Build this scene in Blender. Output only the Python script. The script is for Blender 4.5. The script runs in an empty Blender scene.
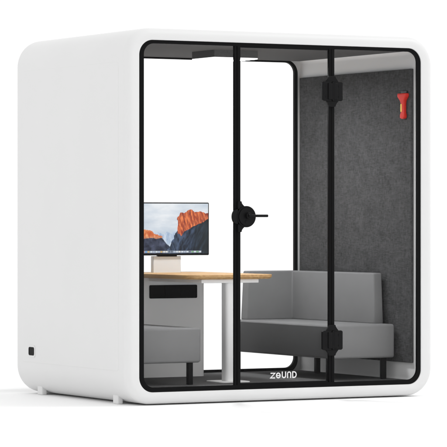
import bpy, bmesh, math, random
from mathutils import Vector, Matrix, noise
random.seed(4)
sc = bpy.context.scene
COL = sc.collection

# ------------------------------------------------------------------ sizes (metres), pod front-left-bottom corner at the origin
W, D, H = 2.179, 1.573, 2.26
MZ, MX = .0724, .0914            # opening inset
TH = .506 - .0036                # camera yaw
FLOOR_Z = .09
GROUND = -.007

# ------------------------------------------------------------------ materials
def mat(name, col, rough=.5, spec=.5, metal=0.0):
    m = bpy.data.materials.new(name); m.use_nodes = True
    b = m.node_tree.nodes['Principled BSDF']
    b.inputs['Base Color'].default_value = (*col, 1)
    b.inputs['Roughness'].default_value = rough
    b.inputs['Specular IOR Level'].default_value = spec
    b.inputs['Metallic'].default_value = metal
    return m

def N(m, t, **k):
    n = m.node_tree.nodes.new(t)
    for a, v in k.items():
        setattr(n, a, v)
    return n

def noisy(m, scale, lo, hi, detail=4, rough=.6, stretch=(1, 1, 1), bump=0, bumpscale=None, mid=(.35, .65)):
    """object-space noise between two base colours, with an optional fine bump"""
    nt = m.node_tree; b = nt.nodes['Principled BSDF']
    tc = N(m, 'ShaderNodeTexCoord'); mp = N(m, 'ShaderNodeMapping')
    mp.inputs['Scale'].default_value = stretch
    nz = N(m, 'ShaderNodeTexNoise'); nz.inputs['Scale'].default_value = scale
    nz.inputs['Detail'].default_value = detail; nz.inputs['Roughness'].default_value = rough
    rp = N(m, 'ShaderNodeValToRGB')
    rp.color_ramp.elements[0].position = mid[0]; rp.color_ramp.elements[1].position = mid[1]
    rp.color_ramp.elements[0].color = (*lo, 1); rp.color_ramp.elements[1].color = (*hi, 1)
    nt.links.new(tc.outputs['Object'], mp.inputs['Vector'])
    nt.links.new(mp.outputs['Vector'], nz.inputs['Vector'])
    nt.links.new(nz.outputs['Fac'], rp.inputs['Fac'])
    nt.links.new(rp.outputs['Color'], b.inputs['Base Color'])
    if bump:
        n2 = N(m, 'ShaderNodeTexNoise'); n2.inputs['Scale'].default_value = bumpscale or scale
        n2.inputs['Detail'].default_value = 3
        nt.links.new(mp.outputs['Vector'], n2.inputs['Vector'])
        bp = N(m, 'ShaderNodeBump'); bp.inputs['Strength'].default_value = bump
        bp.inputs['Distance'].default_value = .002
        nt.links.new(n2.outputs['Fac'], bp.inputs['Height'])
        nt.links.new(bp.outputs['Normal'], b.inputs['Normal'])
    return m

M = {}
M['shell'] = noisy(mat('white_powder_coat', (.72,)*3, .42, .3), 1.2, (.69, .69, .69), (.705, .705, .704), 3, bump=.04, bumpscale=420)
M['ground'] = noisy(mat('white_studio_floor', (.9,)*3, .6, .1), .6, (.925,)*3, (.935,)*3)
M['black'] = mat('black_frame_paint', (.006, .006, .0063), .5, .05)
M['black_satin'] = mat('black_satin_metal', (.0075, .0075, .008), .42, .09)
M['dark_metal'] = mat('dark_grey_metal', (.03, .03, .032), .35, .35)
M['rubber'] = mat('black_rubber', (.01, .01, .01), .7, .2)
M['ceiling'] = noisy(mat('grey_ceiling_felt', (.2,)*3, .9, .1), 160, (.10,)*3, (.135,)*3, 3)
M['carpet'] = noisy(mat('charcoal_carpet', (.05,)*3, .95, .05), 240, (.085,)*3, (.17,)*3, 4, bump=.5, bumpscale=300)
M['plate'] = mat('white_metal', (.8, .8, .79), .4, .3)
M['lining'] = noisy(mat('white_lining', (.9,)*3, .5, .2), 2, (.885,)*3, (.905,)*3)
M['table_white'] = noisy(mat('white_laminate', (.75,)*3, .45, .3), 3, (.87,)*3, (.89,)*3)
M['white_plastic'] = mat('white_plastic', (.74, .74, .74), .35, .4)
M['stand'] = mat('cool_white_plastic', (.73, .76, .79), .4, .3)
M['red'] = mat('red_plastic', (.66, .024, .014), .4, .25)
M['yellow'] = mat('yellow_label', (.9, .6, .12), .5, .3)

# heathered felt: two noises, horizontal and vertical fibres
def felt_mat(name, lo, hi, sc_=1.0):
    m = mat(name, lo, .95, .08); nt = m.node_tree; b = nt.nodes['Principled BSDF']
    tc = N(m, 'ShaderNodeTexCoord')
    facs = []
    for st, s in (((1, .25, 1.6), 120*sc_), ((1, 1.6, .3), 110*sc_), ((1, 1, 1), 9)):
        mp = N(m, 'ShaderNodeMapping'); mp.inputs['Scale'].default_value = st
        nz = N(m, 'ShaderNodeTexNoise'); nz.inputs['Scale'].default_value = s
        nz.inputs['Detail'].default_value = 5; nz.inputs['Roughness'].default_value = .65
        nt.links.new(tc.outputs['Object'], mp.inputs['Vector']); nt.links.new(mp.outputs['Vector'], nz.inputs['Vector'])
        facs.append(nz.outputs['Fac'])
    a1 = N(m, 'ShaderNodeMath', operation='ADD'); nt.links.new(facs[0], a1.inputs[0]); nt.links.new(facs[1], a1.inputs[1])
    s3 = N(m, 'ShaderNodeMath', operation='MULTIPLY_ADD'); nt.links.new(facs[2], s3.inputs[0]); s3.inputs[1].default_value = .45
    nt.links.new(a1.outputs[0], s3.inputs[2])
    rp = N(m, 'ShaderNodeMapRange'); rp.inputs['From Min'].default_value = .98; rp.inputs['From Max'].default_value = 1.46
    nt.links.new(s3.outputs[0], rp.inputs['Value'])
    mx = N(m, 'ShaderNodeMix', data_type='RGBA')
    nt.links.new(rp.outputs['Result'], mx.inputs['Factor'])
    mx.inputs['A'].default_value = (*lo, 1); mx.inputs['B'].default_value = (*hi, 1)
    nt.links.new(mx.outputs['Result'], b.inputs['Base Color'])
    bp = N(m, 'ShaderNodeBump'); bp.inputs['Strength'].default_value = .35; bp.inputs['Distance'].default_value = .002
    nt.links.new(a1.outputs[0], bp.inputs['Height']); nt.links.new(bp.outputs['Normal'], b.inputs['Normal'])
    return m
M['felt'] = felt_mat('charcoal_heather_felt', (.045, .045, .046), (.105, .105, .107))
M['sofa_dark'] = felt_mat('seat_front_dark_grey', (.085, .085, .086), (.105, .105, .107), 4)
M['sofa'] = felt_mat('grey_upholstery', (.225, .225, .227), (.262, .262, .264), 4)

# oak edge
def oak():
    m = mat('oak_veneer', (.45, .27, .12), .5, .3); nt = m.node_tree; b = nt.nodes['Principled BSDF']
    tc = N(m, 'ShaderNodeTexCoord'); mp = N(m, 'ShaderNodeMapping'); mp.inputs['Scale'].default_value = (14, 1.2, 40)
    nz = N(m, 'ShaderNodeTexNoise'); nz.inputs['Scale'].default_value = 3; nz.inputs['Detail'].default_value = 6
    nz.inputs['Distortion'].default_value = .6
    rp = N(m, 'ShaderNodeValToRGB'); rp.color_ramp.elements[0].position = .3; rp.color_ramp.elements[1].position = .72
    rp.color_ramp.elements[0].color = (.42, .235, .095, 1); rp.color_ramp.elements[1].color = (.66, .42, .19, 1)
    nt.links.new(tc.outputs['Object'], mp.inputs['Vector']); nt.links.new(mp.outputs['Vector'], nz.inputs['Vector'])
    nt.links.new(nz.outputs['Fac'], rp.inputs['Fac']); nt.links.new(rp.outputs['Color'], b.inputs['Base Color'])
    return m
M['oak'] = oak()

# thin anti-reflective glass
def glass():
    m = bpy.data.materials.new('clear_glass'); m.use_nodes = True; nt = m.node_tree
    nt.nodes.clear()
    out = N(m, 'ShaderNodeOutputMaterial'); mix = N(m, 'ShaderNodeMixShader')
    tr = N(m, 'ShaderNodeBsdfTransparent'); tr.inputs['Color'].default_value = (.998, .998, .998, 1)
    gl = N(m, 'ShaderNodeBsdfGlossy'); gl.inputs['Roughness'].default_value = .0
    lw = N(m, 'ShaderNodeLayerWeight'); lw.inputs['Blend'].default_value = .5
    pw = N(m, 'ShaderNodeMath', operation='POWER'); pw.inputs[1].default_value = 4
    ma = N(m, 'ShaderNodeMath', operation='MULTIPLY_ADD'); ma.inputs[1].default_value = .6; ma.inputs[2].default_value = .004
    nt.links.new(lw.outputs['Facing'], pw.inputs[0]); nt.links.new(pw.outputs[0], ma.inputs[0])
    nt.links.new(ma.outputs[0], mix.inputs['Fac']); nt.links.new(tr.outputs[0], mix.inputs[1]); nt.links.new(gl.outputs[0], mix.inputs[2])
    nt.links.new(mix.outputs[0], out.inputs['Surface'])
    return m
M['glass'] = glass()

def emit(name, col, s):
    m = bpy.data.materials.new(name); m.use_nodes = True
    b = m.node_tree.nodes['Principled BSDF']
    b.inputs['Base Color'].default_value = (.8, .8, .8, 1); b.inputs['Emission Color'].default_value = (*col, 1)
    b.inputs['Emission Strength'].default_value = s
    return m
M['lit_rim'] = emit('softly_lit_rim', (1, 1, 1), 1.1)
M['lamp'] = emit('lit_diffuser', (.975, .99, 1), 98.0)

# ------------------------------------------------------------------ mesh helpers
def obj(name, bm, material, parent=None, smooth=35):
    me = bpy.data.meshes.new(name)
    bmesh.ops.recalc_face_normals(bm, faces=bm.faces)
    bm.to_mesh(me); bm.free()
    for m in (material if isinstance(material, (list, tuple)) else [material]):
        me.materials.append(m)
    if smooth:
        for p in me.polygons: p.use_smooth = True
        try: me.set_sharp_from_angle(angle=math.radians(smooth))
        except Exception: pass
    o = bpy.data.objects.new(name, me); COL.objects.link(o)
    if parent:
        o.parent = parent
        p = parent; off = Vector((0, 0, 0))
    return o

def thing(name, label, cat, loc=(0, 0, 0), group=None):
    o = bpy.data.objects.new(name, None); COL.objects.link(o)
    o.location = loc; o['label'] = label; o['category'] = cat
    if group: o['group'] = group
    return o

def box(bm, x0, x1, y0, y1, z0, z1, bev=0, seg=3, mi=0):
    t = bmesh.new()
    bmesh.ops.create_cube(t, size=1)
    for v in t.verts:
        v.co = Vector(((x0+x1)/2 + v.co.x*(x1-x0), (y0+y1)/2 + v.co.y*(y1-y0), (z0+z1)/2 + v.co.z*(z1-z0)))
    if bev:
        bmesh.ops.bevel(t, geom=t.edges[:], offset=bev, segments=seg, profile=.5, affect='EDGES')
    join(bm, t, mi)

def join(bm, t, mi=0):
    vs = {}
    for v in t.verts: vs[v] = bm.verts.new(v.co)
    for f in t.faces:
        try:
            nf = bm.faces.new([vs[v] for v in f.verts]); nf.material_index = mi
        except ValueError: pass
    t.free()

def rr(x0, x1, z0, z1, r, n=14):
    """rounded rectangle, 4(n+1) points, counter-clockwise in x-z"""
    pts = []
    for cx, cz, a0 in ((x1-r, z1-r, 0), (x0+r, z1-r, 90), (x0+r, z0+r, 180), (x1-r, z0+r, 270)):
        for i in range(n+1):
            a = math.radians(a0 + 90*i/n)
            pts.append((cx + r*math.cos(a), cz + r*math.sin(a)))
    return pts

def loft(bm, loops, closed=False, caps=(False, False), mi=0):
    """loops: lists of 3-D points of equal length"""
    vl = [[bm.verts.new(p) for p in L] for L in loops]
    n = len(vl[0]); K = len(vl)
    for k in range(K if closed else K-1):
        a, b = vl[k], vl[(k+1) % K]
        for i in range(n):
            f = bm.faces.new((a[i], a[(i+1) % n], b[(i+1) % n], b[i])); f.material_index = mi
    if caps[0]: bm.faces.new(vl[0]).material_index = mi
    if caps[1]: bm.faces.new(list(reversed(vl[-1]))).material_index = mi

def poly_prism(bm, pts, y0, y1, bev=0, mi=0):
    """polygon in x-z pushed from y0 to y1"""
    t = bmesh.new()
    a = [t.verts.new((x, y0, z)) for x, z in pts]; b = [t.verts.new((x, y1, z)) for x, z in pts]
    n = len(pts)
    t.faces.new(a); t.faces.new(list(reversed(b)))
    for i in range(n): t.faces.new((a[i], b[i], b[(i+1) % n], a[(i+1) % n]))
    if bev:
        es = [e for e in t.edges if abs(e.verts[0].co.y-e.verts[1].co.y) < 1e-6 and min(y0, y1)-1e-6 < e.verts[0].co.y < min(y0, y1)+1e-6]
        bmesh.ops.bevel(t, geom=es, offset=bev, segments=3, profile=.5, affect='EDGES')
    join(bm, t, mi)

def disc(bm, cx, cz, r, y0, y1, n=48, bev=0, mi=0):
    poly_prism(bm, [(cx+r*math.cos(2*math.pi*i/n), cz+r*math.sin(2*math.pi*i/n)) for i in range(n)], y0, y1, bev, mi)

def ycyl(bm, p, q, r0, r1=None, n=24, mi=0):
    """tapered round bar between two points"""
    p = Vector(p); q = Vector(q); r1 = r0 if r1 is None else r1
    d = (q-p).normalized(); u = d.orthogonal().normalized(); v = d.cross(u)
    L = []
    for c, r in ((p, r0), (q, r1)):
        L.append([c + (u*math.cos(2*math.pi*i/n)+v*math.sin(2*math.pi*i/n))*r for i in range(n)])
    loft(bm, L, caps=(True, True), mi=mi)

def yl(pts, y): return [(x, y, z) for x, z in pts]

# ------------------------------------------------------------------ the setting
bm = bmesh.new()
S = 260
vs = [bm.verts.new(p) for p in ((-S, -S, GROUND), (S, -S, GROUND), (S, S, GROUND), (-S, S, GROUND))]
bm.faces.new(vs)
g = obj('floor', bm, M['ground'], smooth=0); g['kind'] = 'structure'

# ------------------------------------------------------------------ the pod
pod = thing('office_pod', 'large white rounded meeting pod with black framed glass front, standing on the white floor', 'office pod', (0, 0, GROUND))
def P(name, bm, m, parent=pod, smooth=35):
    o = obj(name, bm, m, parent, smooth)
    o.matrix_parent_inverse = Matrix.Translation((0, 0, -GROUND))if parent is pod else Matrix.Identity(4)
    return o

# shell: one closed tube with softly filleted front and rear edges
bm = bmesh.new()
def loop(ix, iz, r, y): return yl(rr(ix, W-ix, iz, H-iz, r), y)
F = .045; R = .175
loops = []
loops.append(loop(MX, MZ, .092, .034))
loops.append(loop(MX, MZ, .092, .0035))
loops.append(loop(MX-.001, MZ-.001, .093, .001))
loops.append(loop(MX-.0035, MZ-.0035, .095, 0))
loops.append(loop(F+.004, F+.004, R-F-.004, 0))
for i in range(0, 10):
    a = math.pi/2*i/9
    d = F*(1-math.sin(a)); loops.append(loop(d, d, R-d, F*(1-math.cos(a))))
for i in range(9, -1, -1):
    a = math.pi/2*i/9
    d = F*(1-math.sin(a)); loops.append(loop(d, d, R-d, D-F*(1-math.cos(a))))
loops.append(loop(F+.004, F+.004, R-F-.004, D))
loops.append(loop(MX-.0035, MZ-.0035, .095, D))
loops.append(loop(MX-.001, MZ-.001, .093, D-.001))
loops.append(loop(MX, MZ, .092, D-.0035))
loops.append(loop(MX, MZ, .092, D-.028))
loops.append(loop(.07, .068, .04, D-.0285))
loops.append(loop(.07, .068, .04, .0345))
loft(bm, loops, closed=True)
for f in bm.faces:      # the inner lining is whiter than the outer coat
    ys = [v.co.y for v in f.verts]; c = f.calc_center_median()
    if .065 < c.x < W-.065 and .065 < c.z < H-.065 and min(ys) > .034 and max(ys) < D-.028 and max(ys)-min(ys) > 1: f.material_index = 1
shell = P('shell', bm, [M['shell'], M['lining']], smooth=30)

# feet, each a small block tucked under the shell's lower curve
for fx in (.056, W-.056-.035):
    for fy in (.215, D-.215-.07):
        bm = bmesh.new(); box(bm, fx, fx+.035, fy, fy+.07, GROUND, .06, .006)
        P('foot', bm, M['shell'], pod)
# cable port low on the left side, by the rear edge
bm = bmesh.new()
yc, zc = 1.318, .272
ring = lambda hy, hz, r, x: [(x, p[0], p[1]) for p in rr(yc-hy, yc+hy, zc-hz, zc+hz, r, 6)]
loft(bm, [ring(.040, .026, .012, .0005), ring(.040, .026, .012, -.006), ring(.033, .019, .008, -.006), ring(.033, .019, .008, -.0042)], caps=(False, True))
cp = P('cable_port', bm, M['rubber'], pod)
bm = bmesh.new()
loft(bm, [ring(.052, .038, .02, .0005), ring(.052, .038, .02, -.0045), ring(.0405, .0265, .012, -.0045), ring(.0405, .0265, .012, .0005)])
P('port_trim', bm, M['shell'], pod)

# thin flush-looking side panels with a softly rounded edge
for side in (0, 1):
    bm = bmesh.new()
    L = []
    for i, x in ((0, .0006), (0, -.0005), (.0016, -.0011), (.005, -.0013)):
        X = x if side == 0 else W-x
        L.append([(X, p[0], p[1]) for p in rr(.098+i, 1.468-i, .20+i, 2.055-i, .02, 6)])
    loft(bm, L, caps=(False, True))
    P('side_panel', bm, M['shell'], pod, smooth=60)

# ceiling panel
bm = bmesh.new(); box(bm, .075, W-.075, .036, D-.03, 2.180, 2.1905)
ceil = P('ceiling_panel', bm, M['ceiling'], pod, smooth=0)
bm = bmesh.new()
LX0, LX1, LY0, LY1 = .938, 1.258, .62, .92
def lring(a, b, z0, z1, r0=.008):
    o = (LX0+a, LX1-a, LY0+a, LY1-a); i = (LX0+b, LX1-b, LY0+b, LY1-b)
    return [[(x, y, z) for x, y in rr(*q, r0, 5)] for q, z in ((o, z1), (o, z0), (i, z0), (i, z1))]
loft(bm, lring(0, .008, 2.1355, 2.1802), closed=True)
lamp = P('ceiling_light', bm, M['ceiling'], pod)
bm = bmesh.new(); loft(bm, lring(.0005, .0075, 2.1275, 2.1352), closed=True)
obj('rim', bm, M['lit_rim'], lamp)
bm = bmesh.new(); box(bm, LX0+.0085, LX1-.0085, LY0+.0085, LY1-.0085, 2.157, 2.165)
obj('diffuser', bm, M['lamp'], lamp, smooth=0)

# carpet
bm = bmesh.new(); box(bm, .0705, W-.0705, .036, D-.03, .069, FLOOR_Z)
P('carpet', bm, M['carpet'], pod, smooth=0)

# wall felt
for x0, x1 in ((W-.07-.022, W-.0698), (.0698, .092)):
    bm = bmesh.new(); box(bm, x0, x1, .121, 1.522, .2, 2.066, .004)
    P('acoustic_panel', bm, M['felt'], pod)

# front frame: black ring in the opening plus the fixed lights' own stiles
OX0, OX1, OZ0, OZ1 = MX+.0006, W-MX-.0006, MZ+.0006, H-MZ-.0006
IX0, IX1, IZ0, IZ1 = .1245, 2.0615, .101, 2.1665
GY0, GY1 = .012, .020
def ring_loops(y0, y1, o, i, ro, ri):
    return [yl(rr(*o, ro), y1), yl(rr(*o, ro), y0), yl(rr(*i, ri), y0), yl(rr(*i, ri), y1)]
bm = bmesh.new()
loft(bm, ring_loops(.0055, .024, (OX0, OX1, OZ0, OZ1), (IX0, IX1, IZ0, IZ1), .0915, .066), closed=True)
DX0, DX1 = .7625, 1.4315
for x0, x1 in ((.7435, DX0-.0015), (DX1+.0015, 1.4545)):
    box(bm, x0, x1, .0065, .0225, IZ0-.006, IZ1+.006, .0015)
ff = P('front_frame', bm, M['black'], pod)
def pane(x0, x1, z0, z1, r, y0, y1, parent, side=None):
    bm = bmesh.new()
    pts = rr(x0, x1, z0, z1, r, 8)
    if side == 'L':   # rounded only to the left
        pts = [(x, z) for x, z in pts if x < (x0+x1)/2]; pts = [(x1, z1)] + pts + [(x1, z0)]
    if side == 'R':
        pts = [(x, z) for x, z in pts if x > (x0+x1)/2]
        n = len(pts)//2; pts = pts[:n] + [(x0, z1), (x0, z0)] + pts[n:]
    poly_prism(bm, pts, y0, y1)
    return obj('glass_pane', bm, M['glass'], parent, smooth=0)
pane(IX0-.01, .747, IZ0-.01, IZ1+.01, .07, GY0, GY1, ff, 'L')
pane(1.451, IX1+.01, IZ0-.01, IZ1+.01, .07, GY0, GY1, ff, 'R')

# door between the two stiles
bm = bmesh.new()
dz0, dz1 = IZ0-.004, IZ1+.004
box(bm, DX0+.0015, .7865, .0050, .0230, dz0, dz1, .0015)
box(bm, 1.4135, DX1-.0015, .0050, .0230, dz0, dz1, .0015)
box(bm, .7872, 1.4078, .0058, .0224, dz0, dz0+.014, .0015)
box(bm, .7872, 1.4078, .0058, .0224, dz1-.012, dz1, .0015)
door = P('door', bm, M['black'], pod)
pane(.783, 1.417, dz0+.01, dz1-.008, .002, GY0+.001, GY1+.001, door)

# hinges across the right-hand stile
def hinge(zc):
    bm = bmesh.new()
    for s in (-1, 1):
        a = DX1+s*.004; b = DX1+s*.063; c = DX1+s*.073
        pts = [(a, zc-.06), (b, zc-.06), (c, zc-.053), (c, zc+.053), (b, zc+.06), (a, zc+.06)]
        poly_prism(bm, pts if s < 0 else pts[::-1], -.012, .0045, .003)
        pts = [(a, zc-.05), (DX1+s*.034, zc-.05), (DX1+s*.034, zc+.05), (a, zc+.05)]
        poly_prism(bm, pts if s < 0 else pts[::-1], -.019, -.0115, .003)
    for s in (-1, 1):     # flared ends running out along the stile
        n = 8; L = []
        for i in range(n+1):
            t = i/n; L.append((.0222 + .024*(1-t)**1.5, zc + s*(.0595+.036*t)))
        pts = [(DX1-w, z) for w, z in L] + [(DX1+w, z) for w, z in reversed(L)]
        poly_prism(bm, pts, -.006, .0046, .0015)
    ycyl(bm, (DX1, -.013, zc-.058), (DX1, -.013, zc+.058), .0065)
    for s in (-1, 1):
        for dz in (-.033, .033):
            disc(bm, DX1+s*.045, zc+dz, .006, -.0135, -.0115, 16)
    return obj('hinge', bm, M['black_satin'], door)
hinge(1.904); hinge(.361)

# handle: round lock case with flared shoulders, keep on the fixed side, lever
bm = bmesh.new()
hx, hz, hr = .819, 1.127, .065
disc(bm, hx, hz, hr, -.012, .0048, 64, .004)
disc(bm, hx, hz, hr-.010, -.020, -.0115, 64, .004)
for s in (-1, 1):
    L = []
    for i in range(11):
        t = i/10
        L.append((.787 + .050*(1-t)**1.9, hz + s*(.046+.048*t)))
    pts = [(DX0+.0015, hz+s*.046)] + L + [(DX0+.0015, hz+s*.094)]
    poly_prism(bm, pts, -.006, .0049, .0015)
pts = [(DX0-.0015, hz-.045)] + [(DX0-.0015 - .038*math.cos(a)**.8, hz+.045*math.sin(a)) for a in [math.radians(-80+160*i/16) for i in range(17)]] + [(DX0-.0015, hz+.045)]
poly_prism(bm, pts, -.010, .0048, .003)
disc(bm, hx-.005, hz-.032, .010, -.0225, -.019, 24, .001)
disc(bm, hx+.004, hz+.006, .019, -.046, -.019, 32, .003)
ycyl(bm, (hx+.004, -.04, hz+.006), (hx+.004, -.058, hz+.006), .011)
t = bmesh.new(); box(t, hx-.008, hx+.126, -.062, -.049, hz-.003, hz+.013, .005)
join(bm, t)
obj('handle', bm, M['black_satin'], door)

# lettering low on the door glass
bm = bmesh.new()
LY = .0118
def stroke(pts, w, close=False):
    P_ = [Vector((x, z)) for x, z in pts]; n = len(P_)
    left, right = [], []
    for i in range(n):
        a = P_[(i-1) % n] if (close or i > 0) else P_[i]; b = P_[(i+1) % n] if (close or i < n-1) else P_[i]
        d0 = (P_[i]-a); d1 = (b-P_[i])
        if d0.length < 1e-9: d0 = d1
        if d1.length < 1e-9: d1 = d0
        n0 = Vector((-d0.y, d0.x)).normalized(); n1 = Vector((-d1.y, d1.x)).normalized()
        m = (n0+n1)
        m = m.normalized()*min(2.0, 1/max(.3, m.normalized().dot(n0))) if m.length > 1e-6 else n0
        left.append(P_[i]+m*w/2); right.append(P_[i]-m*w/2)
    for i in range(n if close else n-1):
        j = (i+1) % n
        q = [left[i], left[j], right[j], right[i]]
        a = [bm.verts.new((p.x, LY-.0012, p.y)) for p in q]; b = [bm.verts.new((p.x, LY, p.y)) for p in q]
        bm.faces.new(a)
        for k in range(4): bm.faces.new((a[k], b[k], b[(k+1) % 4], a[(k+1) % 4]))
x0, zb, h, w = 1.001, .1335, .036, .0072
def arc(cx, cz, rx, rz, a0, a1, n=12):
    return [(cx+rx*math.cos(math.radians(a0+(a1-a0)*i/n)), cz+rz*math.sin(math.radians(a0+(a1-a0)*i/n))) for i in range(n+1)]
hw = w/2
lw = .031
stroke([(x0, zb+h-hw), (x0+lw, zb+h-hw), (x0, zb+hw), (x0+lw, zb+hw)], w)
x = x0+.038; cx = x+.0165; cz = zb+h/2
stroke(arc(cx, cz, .0165-hw, h/2-hw, 0, 345, 23), w, True)
stroke([(x+w, cz), (x+.033-w, cz)], w*.8)
x = x0+.079
stroke([(x+hw, zb+h+.005)] + arc(x+.0155, zb+.0155, .0155-hw, .0155-hw, 180, 360) + [(x+.031-hw, zb+h+.005)], w)
x = x0+.117
stroke([(x+hw, zb)] + arc(x+.0145, zb+h+.005-.0145, .0145-hw, .0145-hw, 180, 0) + [(x+.029-hw, zb)], w)
x = x0+.153
stroke([(x+hw, zb+hw), (x+hw, zb+h+.005-hw), (x+.014, zb+h+.005-hw)] + arc(x+.014, zb+(h+.005)/2, .018-hw, (h+.005)/2-hw, 80, -80) + [(x+.014, zb+hw)], w, True)
obj('lettering', bm, M['white_plastic'], door, smooth=0)

# rear window
bm = bmesh.new()
ro = (MX+.0006, W-MX-.0006, MZ+.0006, H-MZ-.0006)
ri = (MX+.030, W-MX-.024, MZ+.036, H-MZ-.018)
loft(bm, ring_loops(D-.028, D-.006, ro, ri, .0915, .07), closed=True)
rf = P('rear_frame', bm, M['black'], pod)
pane(ri[0]-.01, ri[1]+.01, ri[2]-.01, ri[3]+.01, .075, D-.020, D-.012, rf)

# ------------------------------------------------------------------ sofas
def make_sofa():
    """corner bench with its front-left corner at the origin: x across the seat, y along it"""
    SW, SL = .476, 1.268
    z0, z1 = .228-FLOOR_Z, .442-FLOOR_Z
    root = thing('sofa', 'x', 'sofa', (0, 0, 0), 'grey sofas facing each other inside the pod')
    bm = bmesh.new()
    box(bm, 0, SW, 0, SL, z0, z1, .016, 4)
    seat = obj('seat', bm, M['sofa'], root, 50)
    bm = bmesh.new(); box(bm, -.003, .004, .014, SL-.014, z0+.008, z1-.012, .003, 3)  # thin sheet over the long seat face, in a darker grey than the seat
    fp = obj('dark_seat_front', bm, M['sofa_dark'], seat, 50); fp['label'] = 'darker long front face of the seat'
    # L-shaped back: wall side and short wing at the far end, both tapering upwards
    zt = .766-FLOOR_Z
    def L_loop(z, t):
        e = .018*t
        return [Vector(p) for p in (
            (.405+.006*t, .140+e, z), (.478-.002*t, .140+e, z), (.478-.002*t, SL-.002, z),
            (.052+e, SL-.002, z), (.052+e, SL-.085+.008*t, z), (.405+.006*t, SL-.085+.008*t, z))]
    bm = bmesh.new()
    t = bmesh.new()
    loft(t, [L_loop(z1-.004, 0), L_loop(zt, 1)], caps=(True, True))
    bmesh.ops.recalc_face_normals(t, faces=t.faces)
    bmesh.ops.bevel(t, geom=t.edges[:], offset=.011, segments=4, profile=.5, affect='EDGES')
    join(bm, t)
    obj('backrest', bm, M['sofa'], root, 50)
    for lx, ly in ((.019, .055), (.019, SL-.021), (SW-.055, .055), (SW-.075, SL-.42)):
            bm = bmesh.new()
            box(bm, lx-.016, lx+.016, ly-.016, ly+.016, 0, z0+.004, .003)
            obj('leg', bm, M['black_satin'], root)
    return root
def copy_thing(root):
    r = root.copy(); COL.objects.link(r)
    for ch in root.children:
        c = ch.copy(); COL.objects.link(c); c.parent = r
        for g in ch.children:
            d = g.copy(); COL.objects.link(d); d.parent = c
    return r
sofa = make_sofa()
sofa.location = (1.587, .27, FLOOR_Z)
sofa['label'] = 'grey corner sofa with the long backrest, standing along the dark felt wall'
sofa2 = copy_thing(sofa)
# the opposite one is the mirror image: same meshes, mirrored on x
for ch in list(sofa2.children_recursive):
    me = ch.data.copy()
    b2 = bmesh.new(); b2.from_mesh(me)
    inner = ch.name.startswith('leg') and max(v.co.x for v in b2.verts) < .2
    for v in b2.verts: v.co.x = -v.co.x - (.032 if inner else 0)
    bmesh.ops.reverse_faces(b2, faces=b2.faces); b2.to_mesh(me); b2.free(); ch.data = me
sofa2.location = (.667, .29, FLOOR_Z)
sofa2['label'] = 'grey sofa end in front of the white cabinet, its seat and one leg showing'

# ------------------------------------------------------------------ table
TX = .972
table = thing('table', 'narrow oak topped table on a white leg and white cabinet, between the two sofas', 'table', (TX, .5, FLOOR_Z))
def T(name, bm, m, parent=table, smooth=40):
    for v in bm.verts: v.co -= Vector((TX, .5, FLOOR_Z))
    return obj(name, bm, m, parent, smooth)
bm = bmesh.new()
def tl(inset, z, r): return [(x, y, z) for x, y in rr(.655+inset, 1.289-inset, .43+inset, 1.53, r, 10)]
loft(bm, [tl(.03, .736, .07), tl(.012, .7365, .085), tl(.0, .748, .095), tl(0, .7615, .095), tl(.0025, .764, .093)], caps=(True, True))
T('tabletop', bm, M['oak'])
bm = bmesh.new(); box(bm, TX-.205, TX+.205, .47, 1.175, .712, .7355, .003); T('support_frame', bm, M['table_white'])
bm = bmesh.new()
loft(bm, [[(x, y, z) for x, y in rr(TX-.018, TX+.062, .485, .565, .022, 8)] for z in (FLOOR_Z+.004, .7125)], caps=(True, True))
T('leg', bm, M['table_white'])
bm = bmesh.new()
loft(bm, [[(x, y, z) for x, y in rr(TX-.09+i, TX+.125-i, .42+i, .64-i, .03, 8)] for i, z in ((0, FLOOR_Z), (0, FLOOR_Z+.004), (.002, FLOOR_Z+.006))], caps=(True, True))
T('base_plate', bm, M['table_white'])
bm = bmesh.new()
CY = 1.18
cl = [[(x, y, z) for x, y in rr(.69, 1.178, CY, 1.50, .028, 8)] for z in (FLOOR_Z, .7358)]
loft(bm, cl, caps=(True, True))
cab = T('cabinet', bm, M['table_white'])
bm = bmesh.new()
vx0, vx1, vz0, vz1 = .768, 1.116, .600, .686
loft(bm, ring_loops(CY-.005, CY+.002, (vx0, vx1, vz0, vz1), (vx0+.008, vx1-.008, vz0+.008, vz1-.008), .008, .004), closed=True)
box(bm, vx0+.006, vx1-.006, CY-.0012, CY+.001, vz0+.006, vz1-.006)
for i in range(7):
    z = vz0+.014+i*.0096; box(bm, vx0+.006, vx1-.006, CY-.004, CY-.001, z-.002, z+.002)
for x in (vx0+.116, vx0+.232):
    box(bm, x-.002, x+.002, CY-.0045, CY-.001, vz0+.006, vz1-.006)
T('vent_grille', bm, M['black'], cab)

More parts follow.
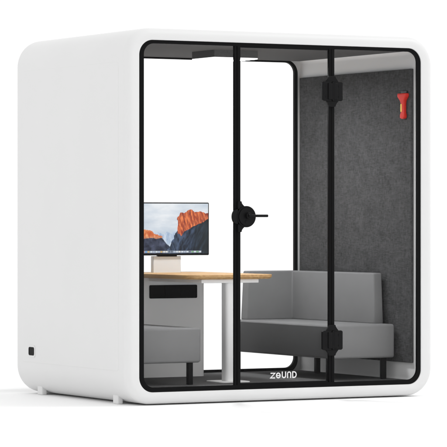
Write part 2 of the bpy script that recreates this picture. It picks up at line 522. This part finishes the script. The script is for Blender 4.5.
# ------------------------------------------------------------------ monitor
MXc, MYf = .967, 1.30
mon = thing('monitor', 'thin black computer monitor showing orange cliffs, standing on the table', 'monitor', (MXc, MYf+.06, .764))
def Mo(name, bm, m, parent=mon, smooth=40):
    for v in bm.verts: v.co -= Vector((MXc, MYf+.06, .764))
    return obj(name, bm, m, parent, smooth)
sx0, sx1, sz0, sz1 = MXc-.303, MXc+.303, .876, 1.2205
bm = bmesh.new()
loft(bm, [yl(rr(sx0, sx1, sz0, sz1, .008, 5), MYf), yl(rr(sx0, sx1, sz0, sz1, .008, 5), MYf+.012),
          yl(rr(sx0+.02, sx1-.02, sz0+.02, sz1-.02, .02, 5), MYf+.022), yl(rr(sx0+.1, sx1-.1, sz0+.07, sz1-.07, .03, 5), MYf+.040)], caps=(True, True))
Mo('housing', bm, M['black_satin'])
bm = bmesh.new()
loft(bm, [[(x, y, z) for x, y in rr(MXc-.101, MXc+.104, MYf+.012+i, MYf+.052-i, .008, 6)] for i, z in ((0, .7641), (0, .868), (.003, .871))], caps=(True, True))
box(bm, MXc-.05, MXc+.05, MYf+.018, MYf+.05, .86, 1.06, .006)
Mo('stand', bm, M['stand'])
bm = bmesh.new()
box(bm, MXc-.07, MXc+.07, MYf+.004, MYf+.03, .868, .8762, .003)
Mo('stand_head', bm, M['black_satin'])

# picture on the screen: a made-up mountain view drawn into the panel's own pixels
def inside(poly, x, y):
    c = False; j = len(poly)-1
    for i in range(len(poly)):
        xi, yi = poly[i]; xj, yj = poly[j]
        if (yi > y) != (yj > y) and x < (xj-xi)*(y-yi)/(yj-yi)+xi: c = not c
        j = i
    return c
def s2l(c): return tuple((v/255/12.92 if v/255 <= .04045 else ((v/255+.055)/1.055)**2.4) for v in c)
def mixc(a, b, t):
    t = max(0, min(1, t)); return tuple(x+(y-x)*t for x, y in zip(a, b))
PK = [(.62, .40), (.615, .73), (.665, .82), (.70, .80), (.745, .865), (.80, .88), (.845, .835), (.90, .845), (.96, .80), (1.02, .83),
      (1.02, .70), (.94, .64), (.86, .57), (.79, .525), (.74, .47), (.69, .43), (.66, .36)]
PKL = [(-.1, .52), (.05, .58), (.12, .54), (.2, .505), (.27, .47), (.33, .41), (.43, .335), (.42, .30), (.3, .315), (.2, .30), (-.1, .28)]
DR = [(.66, .53), (.70, .60), (.80, .68), (1.02, .78), (1.02, -.1), (.44, -.1), (.50, .08), (.545, .22), (.58, .36), (.62, .47)]
DL = [(-.1, .38), (.2, .33), (.33, .31), (.42, .315), (.46, .24), (.52, .12), (.56, -.1), (-.1, -.1)]
FAR = [(.30, .37), (.38, .43), (.44, .37), (.49, .44), (.55, .39), (.60, .50), (.66, .42), (.62, .1), (.3, .1)]
def fb(x, y, s, o=0): return noise.fractal(Vector((x*s, y*s, o)), .8, 2.0, 5)
def picture(u, v):
    a = 1.75
    wx = u+.016*fb(u*a, v, 9, 3); wy = v+.018*fb(u*a, v, 9, 7)
    c = mixc((197, 208, 220), (232, 236, 240), .5+.55*fb(u*a*.6, v*1.8, 3.2, 1)+(v-.62)*.5)
    if .48 < v < .78: c = mixc(c, (186, 196, 208), (.35+.5*fb(u*a*.5, v*2, 4, 5))*(1-abs(v-.62)/.16)*(1.1-u))
    if inside(FAR, wx, wy):
        c = mixc((150, 172, 200), (214, 224, 236), .5+.7*fb(u*a, v*.6, 12, 2))
    if inside(DL, wx, wy):
        c = mixc((30, 36, 52), (84, 92, 116), .35+.7*fb(u*a, v, 8, 4)+.35*(v-.2))
    if inside(PKL, wx, wy):
        c = mixc((196, 92, 48), (246, 176, 120), .5+.7*fb(u*a*1.6, v*.8, 11, 6))
        c = mixc(c, (120, 96, 110), (.36-v)*6)
    if inside(DR, wx, wy):
        k = .30+.8*fb(u*a*1.5-v*.6, v*.5, 10, 8)
        c = mixc((24, 32, 44), (74, 92, 122), k)
        if u < .78: c = mixc(c, (120, 142, 176), (.80-u)*2.6*(.4+.9*fb(u*a*2+v*.7, v*.4, 9, 9)))
        c = mixc(c, (30, 38, 38), (u-.76)*3.0)
    if inside(PK, wx, wy):
        k = .5+.9*fb(u*a*2.2+v*.5, v*.55, 12, 10)
        c = mixc((150, 58, 38), (240, 134, 78), k)
        c = mixc(c, (96, 44, 48), max(0, fb(u*a*3, v*.4, 14, 12)-.15)*1.3)
        c = mixc(c, (150, 76, 66), (u-.84)*1.4)
    if .018 < v < .058 and .085 < u < .915:
        k = int((u-.085)/.83*26); r = random.Random(k*7+1)
        f = ((u-.085)/.83*26) % 1
        base = (150, 160, 172)
        icons = [(214, 222, 230), (96, 160, 214), (210, 96, 84), (230, 226, 220), (120, 178, 120), (214, 176, 96), (90, 100, 116), (180, 190, 210)]
        c = r.choice(icons) if (.14 < f < .86 and .024 < v < .053) else base
    return s2l(c)
NX, NZ = 264, 148
bm = bmesh.new()
bx0, bx1, bz0, bz1 = sx0+.006, sx1-.006, sz0+.011, sz1-.007
grid = [[bm.verts.new((bx0+(bx1-bx0)*i/NX, MYf-.0008, bz0+(bz1-bz0)*j/NZ)) for i in range(NX+1)] for j in range(NZ+1)]
for j in range(NZ):
    for i in range(NX):
        bm.faces.new((grid[j][i], grid[j][i+1], grid[j+1][i+1], grid[j+1][i]))
for v in bm.verts: v.co -= Vector((MXc, MYf+.06, .764))
me = bpy.data.meshes.new('screen'); bm.to_mesh(me); bm.free()
at = me.color_attributes.new('picture', 'FLOAT_COLOR', 'POINT')
k = 0
for j in range(NZ+1):
    for i in range(NX+1):
        at.data[k].color = (*picture(i/NX, j/NZ), 1); k += 1
m = mat('lit_screen', (.01, .01, .01), .3, .15); nt = m.node_tree
ca = N(m, 'ShaderNodeVertexColor', layer_name='picture')
nt.links.new(ca.outputs['Color'], nt.nodes['Principled BSDF'].inputs['Emission Color'])
nt.nodes['Principled BSDF'].inputs['Emission Strength'].default_value = 1.0
me.materials.append(m)
so = bpy.data.objects.new('screen', me); COL.objects.link(so); so.parent = mon

# ------------------------------------------------------------------ emergency hammer on the felt
HY, XW = .186, W-.07-.022
ham = thing('emergency_hammer', 'small red emergency hammer with a yellow label, hung high on the dark felt wall', 'hammer', (XW, HY, 1.748))
def Hm(name, bm, m, parent=ham, smooth=40):
    for v in bm.verts: v.co -= Vector((XW, HY, 1.748))
    return obj(name, bm, m, parent, smooth)
def hl(hw_, z, d0, d1, r=.007):
    return [(XW-x, HY+y, z) for y, x in rr(-hw_, hw_, d0, d1, r, 5)]
bm = bmesh.new()
loft(bm, [hl(.016, 1.750, .004, .022), hl(.024, 1.757, .001, .027), hl(.026, 1.774, .001, .027), hl(.021, 1.788, .002, .024), hl(.021, 1.846, .002, .024),
          hl(.026, 1.866, .002, .027), hl(.043, 1.884, .001, .030), hl(.050, 1.893, .001, .031), hl(.050, 1.907, .001, .031), hl(.047, 1.911, .003, .029)], caps=(True, True))
Hm('body', bm, M['red'])
bm = bmesh.new()
box(bm, XW-.0252, XW-.0238, HY+.003, HY+.0185, 1.795, 1.844)
Hm('label_plate', bm, M['yellow'])
bm = bmesh.new(); box(bm, XW-.012, XW-.0005, HY-.032, HY+.032, 1.9115, 1.928, .003)
Hm('bracket', bm, M['dark_metal'])

# ------------------------------------------------------------------ light: even white studio surround plus one soft lamp off to the right
w = bpy.data.worlds.new('World'); sc.world = w; w.use_nodes = True
bg = w.node_tree.nodes['Background']
bg.inputs['Color'].default_value = (1, 1, 1, 1); bg.inputs['Strength'].default_value = 1.10
right = Vector((math.cos(TH), -math.sin(TH), 0))
la = bpy.data.lights.new('softbox', 'AREA'); la.shape = 'DISK'; la.size = 6.0; la.energy = 520
lo = bpy.data.objects.new('softbox', la); COL.objects.link(lo)
tgt = Vector((1.0, .8, .6)); lo.location = tgt + right*10.5 + Vector((0, 0, 12))
lo.rotation_euler = (lo.location-tgt).to_track_quat('Z', 'Y').to_euler()

# ------------------------------------------------------------------ camera
cam = bpy.data.cameras.new('camera'); co = bpy.data.objects.new('camera', cam); COL.objects.link(co)
cam.sensor_width = 36; cam.lens = 2957.4466/447*36
cam.shift_y = (219.0136-223.5)/447
cam.clip_end = 1500; cam.clip_start = .5
TH = .5024
c_, s_ = math.cos(TH), math.sin(TH)
X0, Z0 = -.5831, 17.6513
co.location = (-(X0*c_+Z0*s_), X0*s_-Z0*c_, 1.1126)
co.rotation_euler = (math.pi/2, 0, -TH)
sc.camera = co
sc.view_settings.view_transform = 'Standard'; sc.view_settings.look = 'None'
sc.view_settings.exposure = 0; sc.view_settings.gamma = 1
sc.render.engine = 'CYCLES'
sc.cycles.caustics_reflective = False; sc.cycles.max_bounces = 10; sc.cycles.transparent_max_bounces = 16; sc.cycles.diffuse_bounces = 6
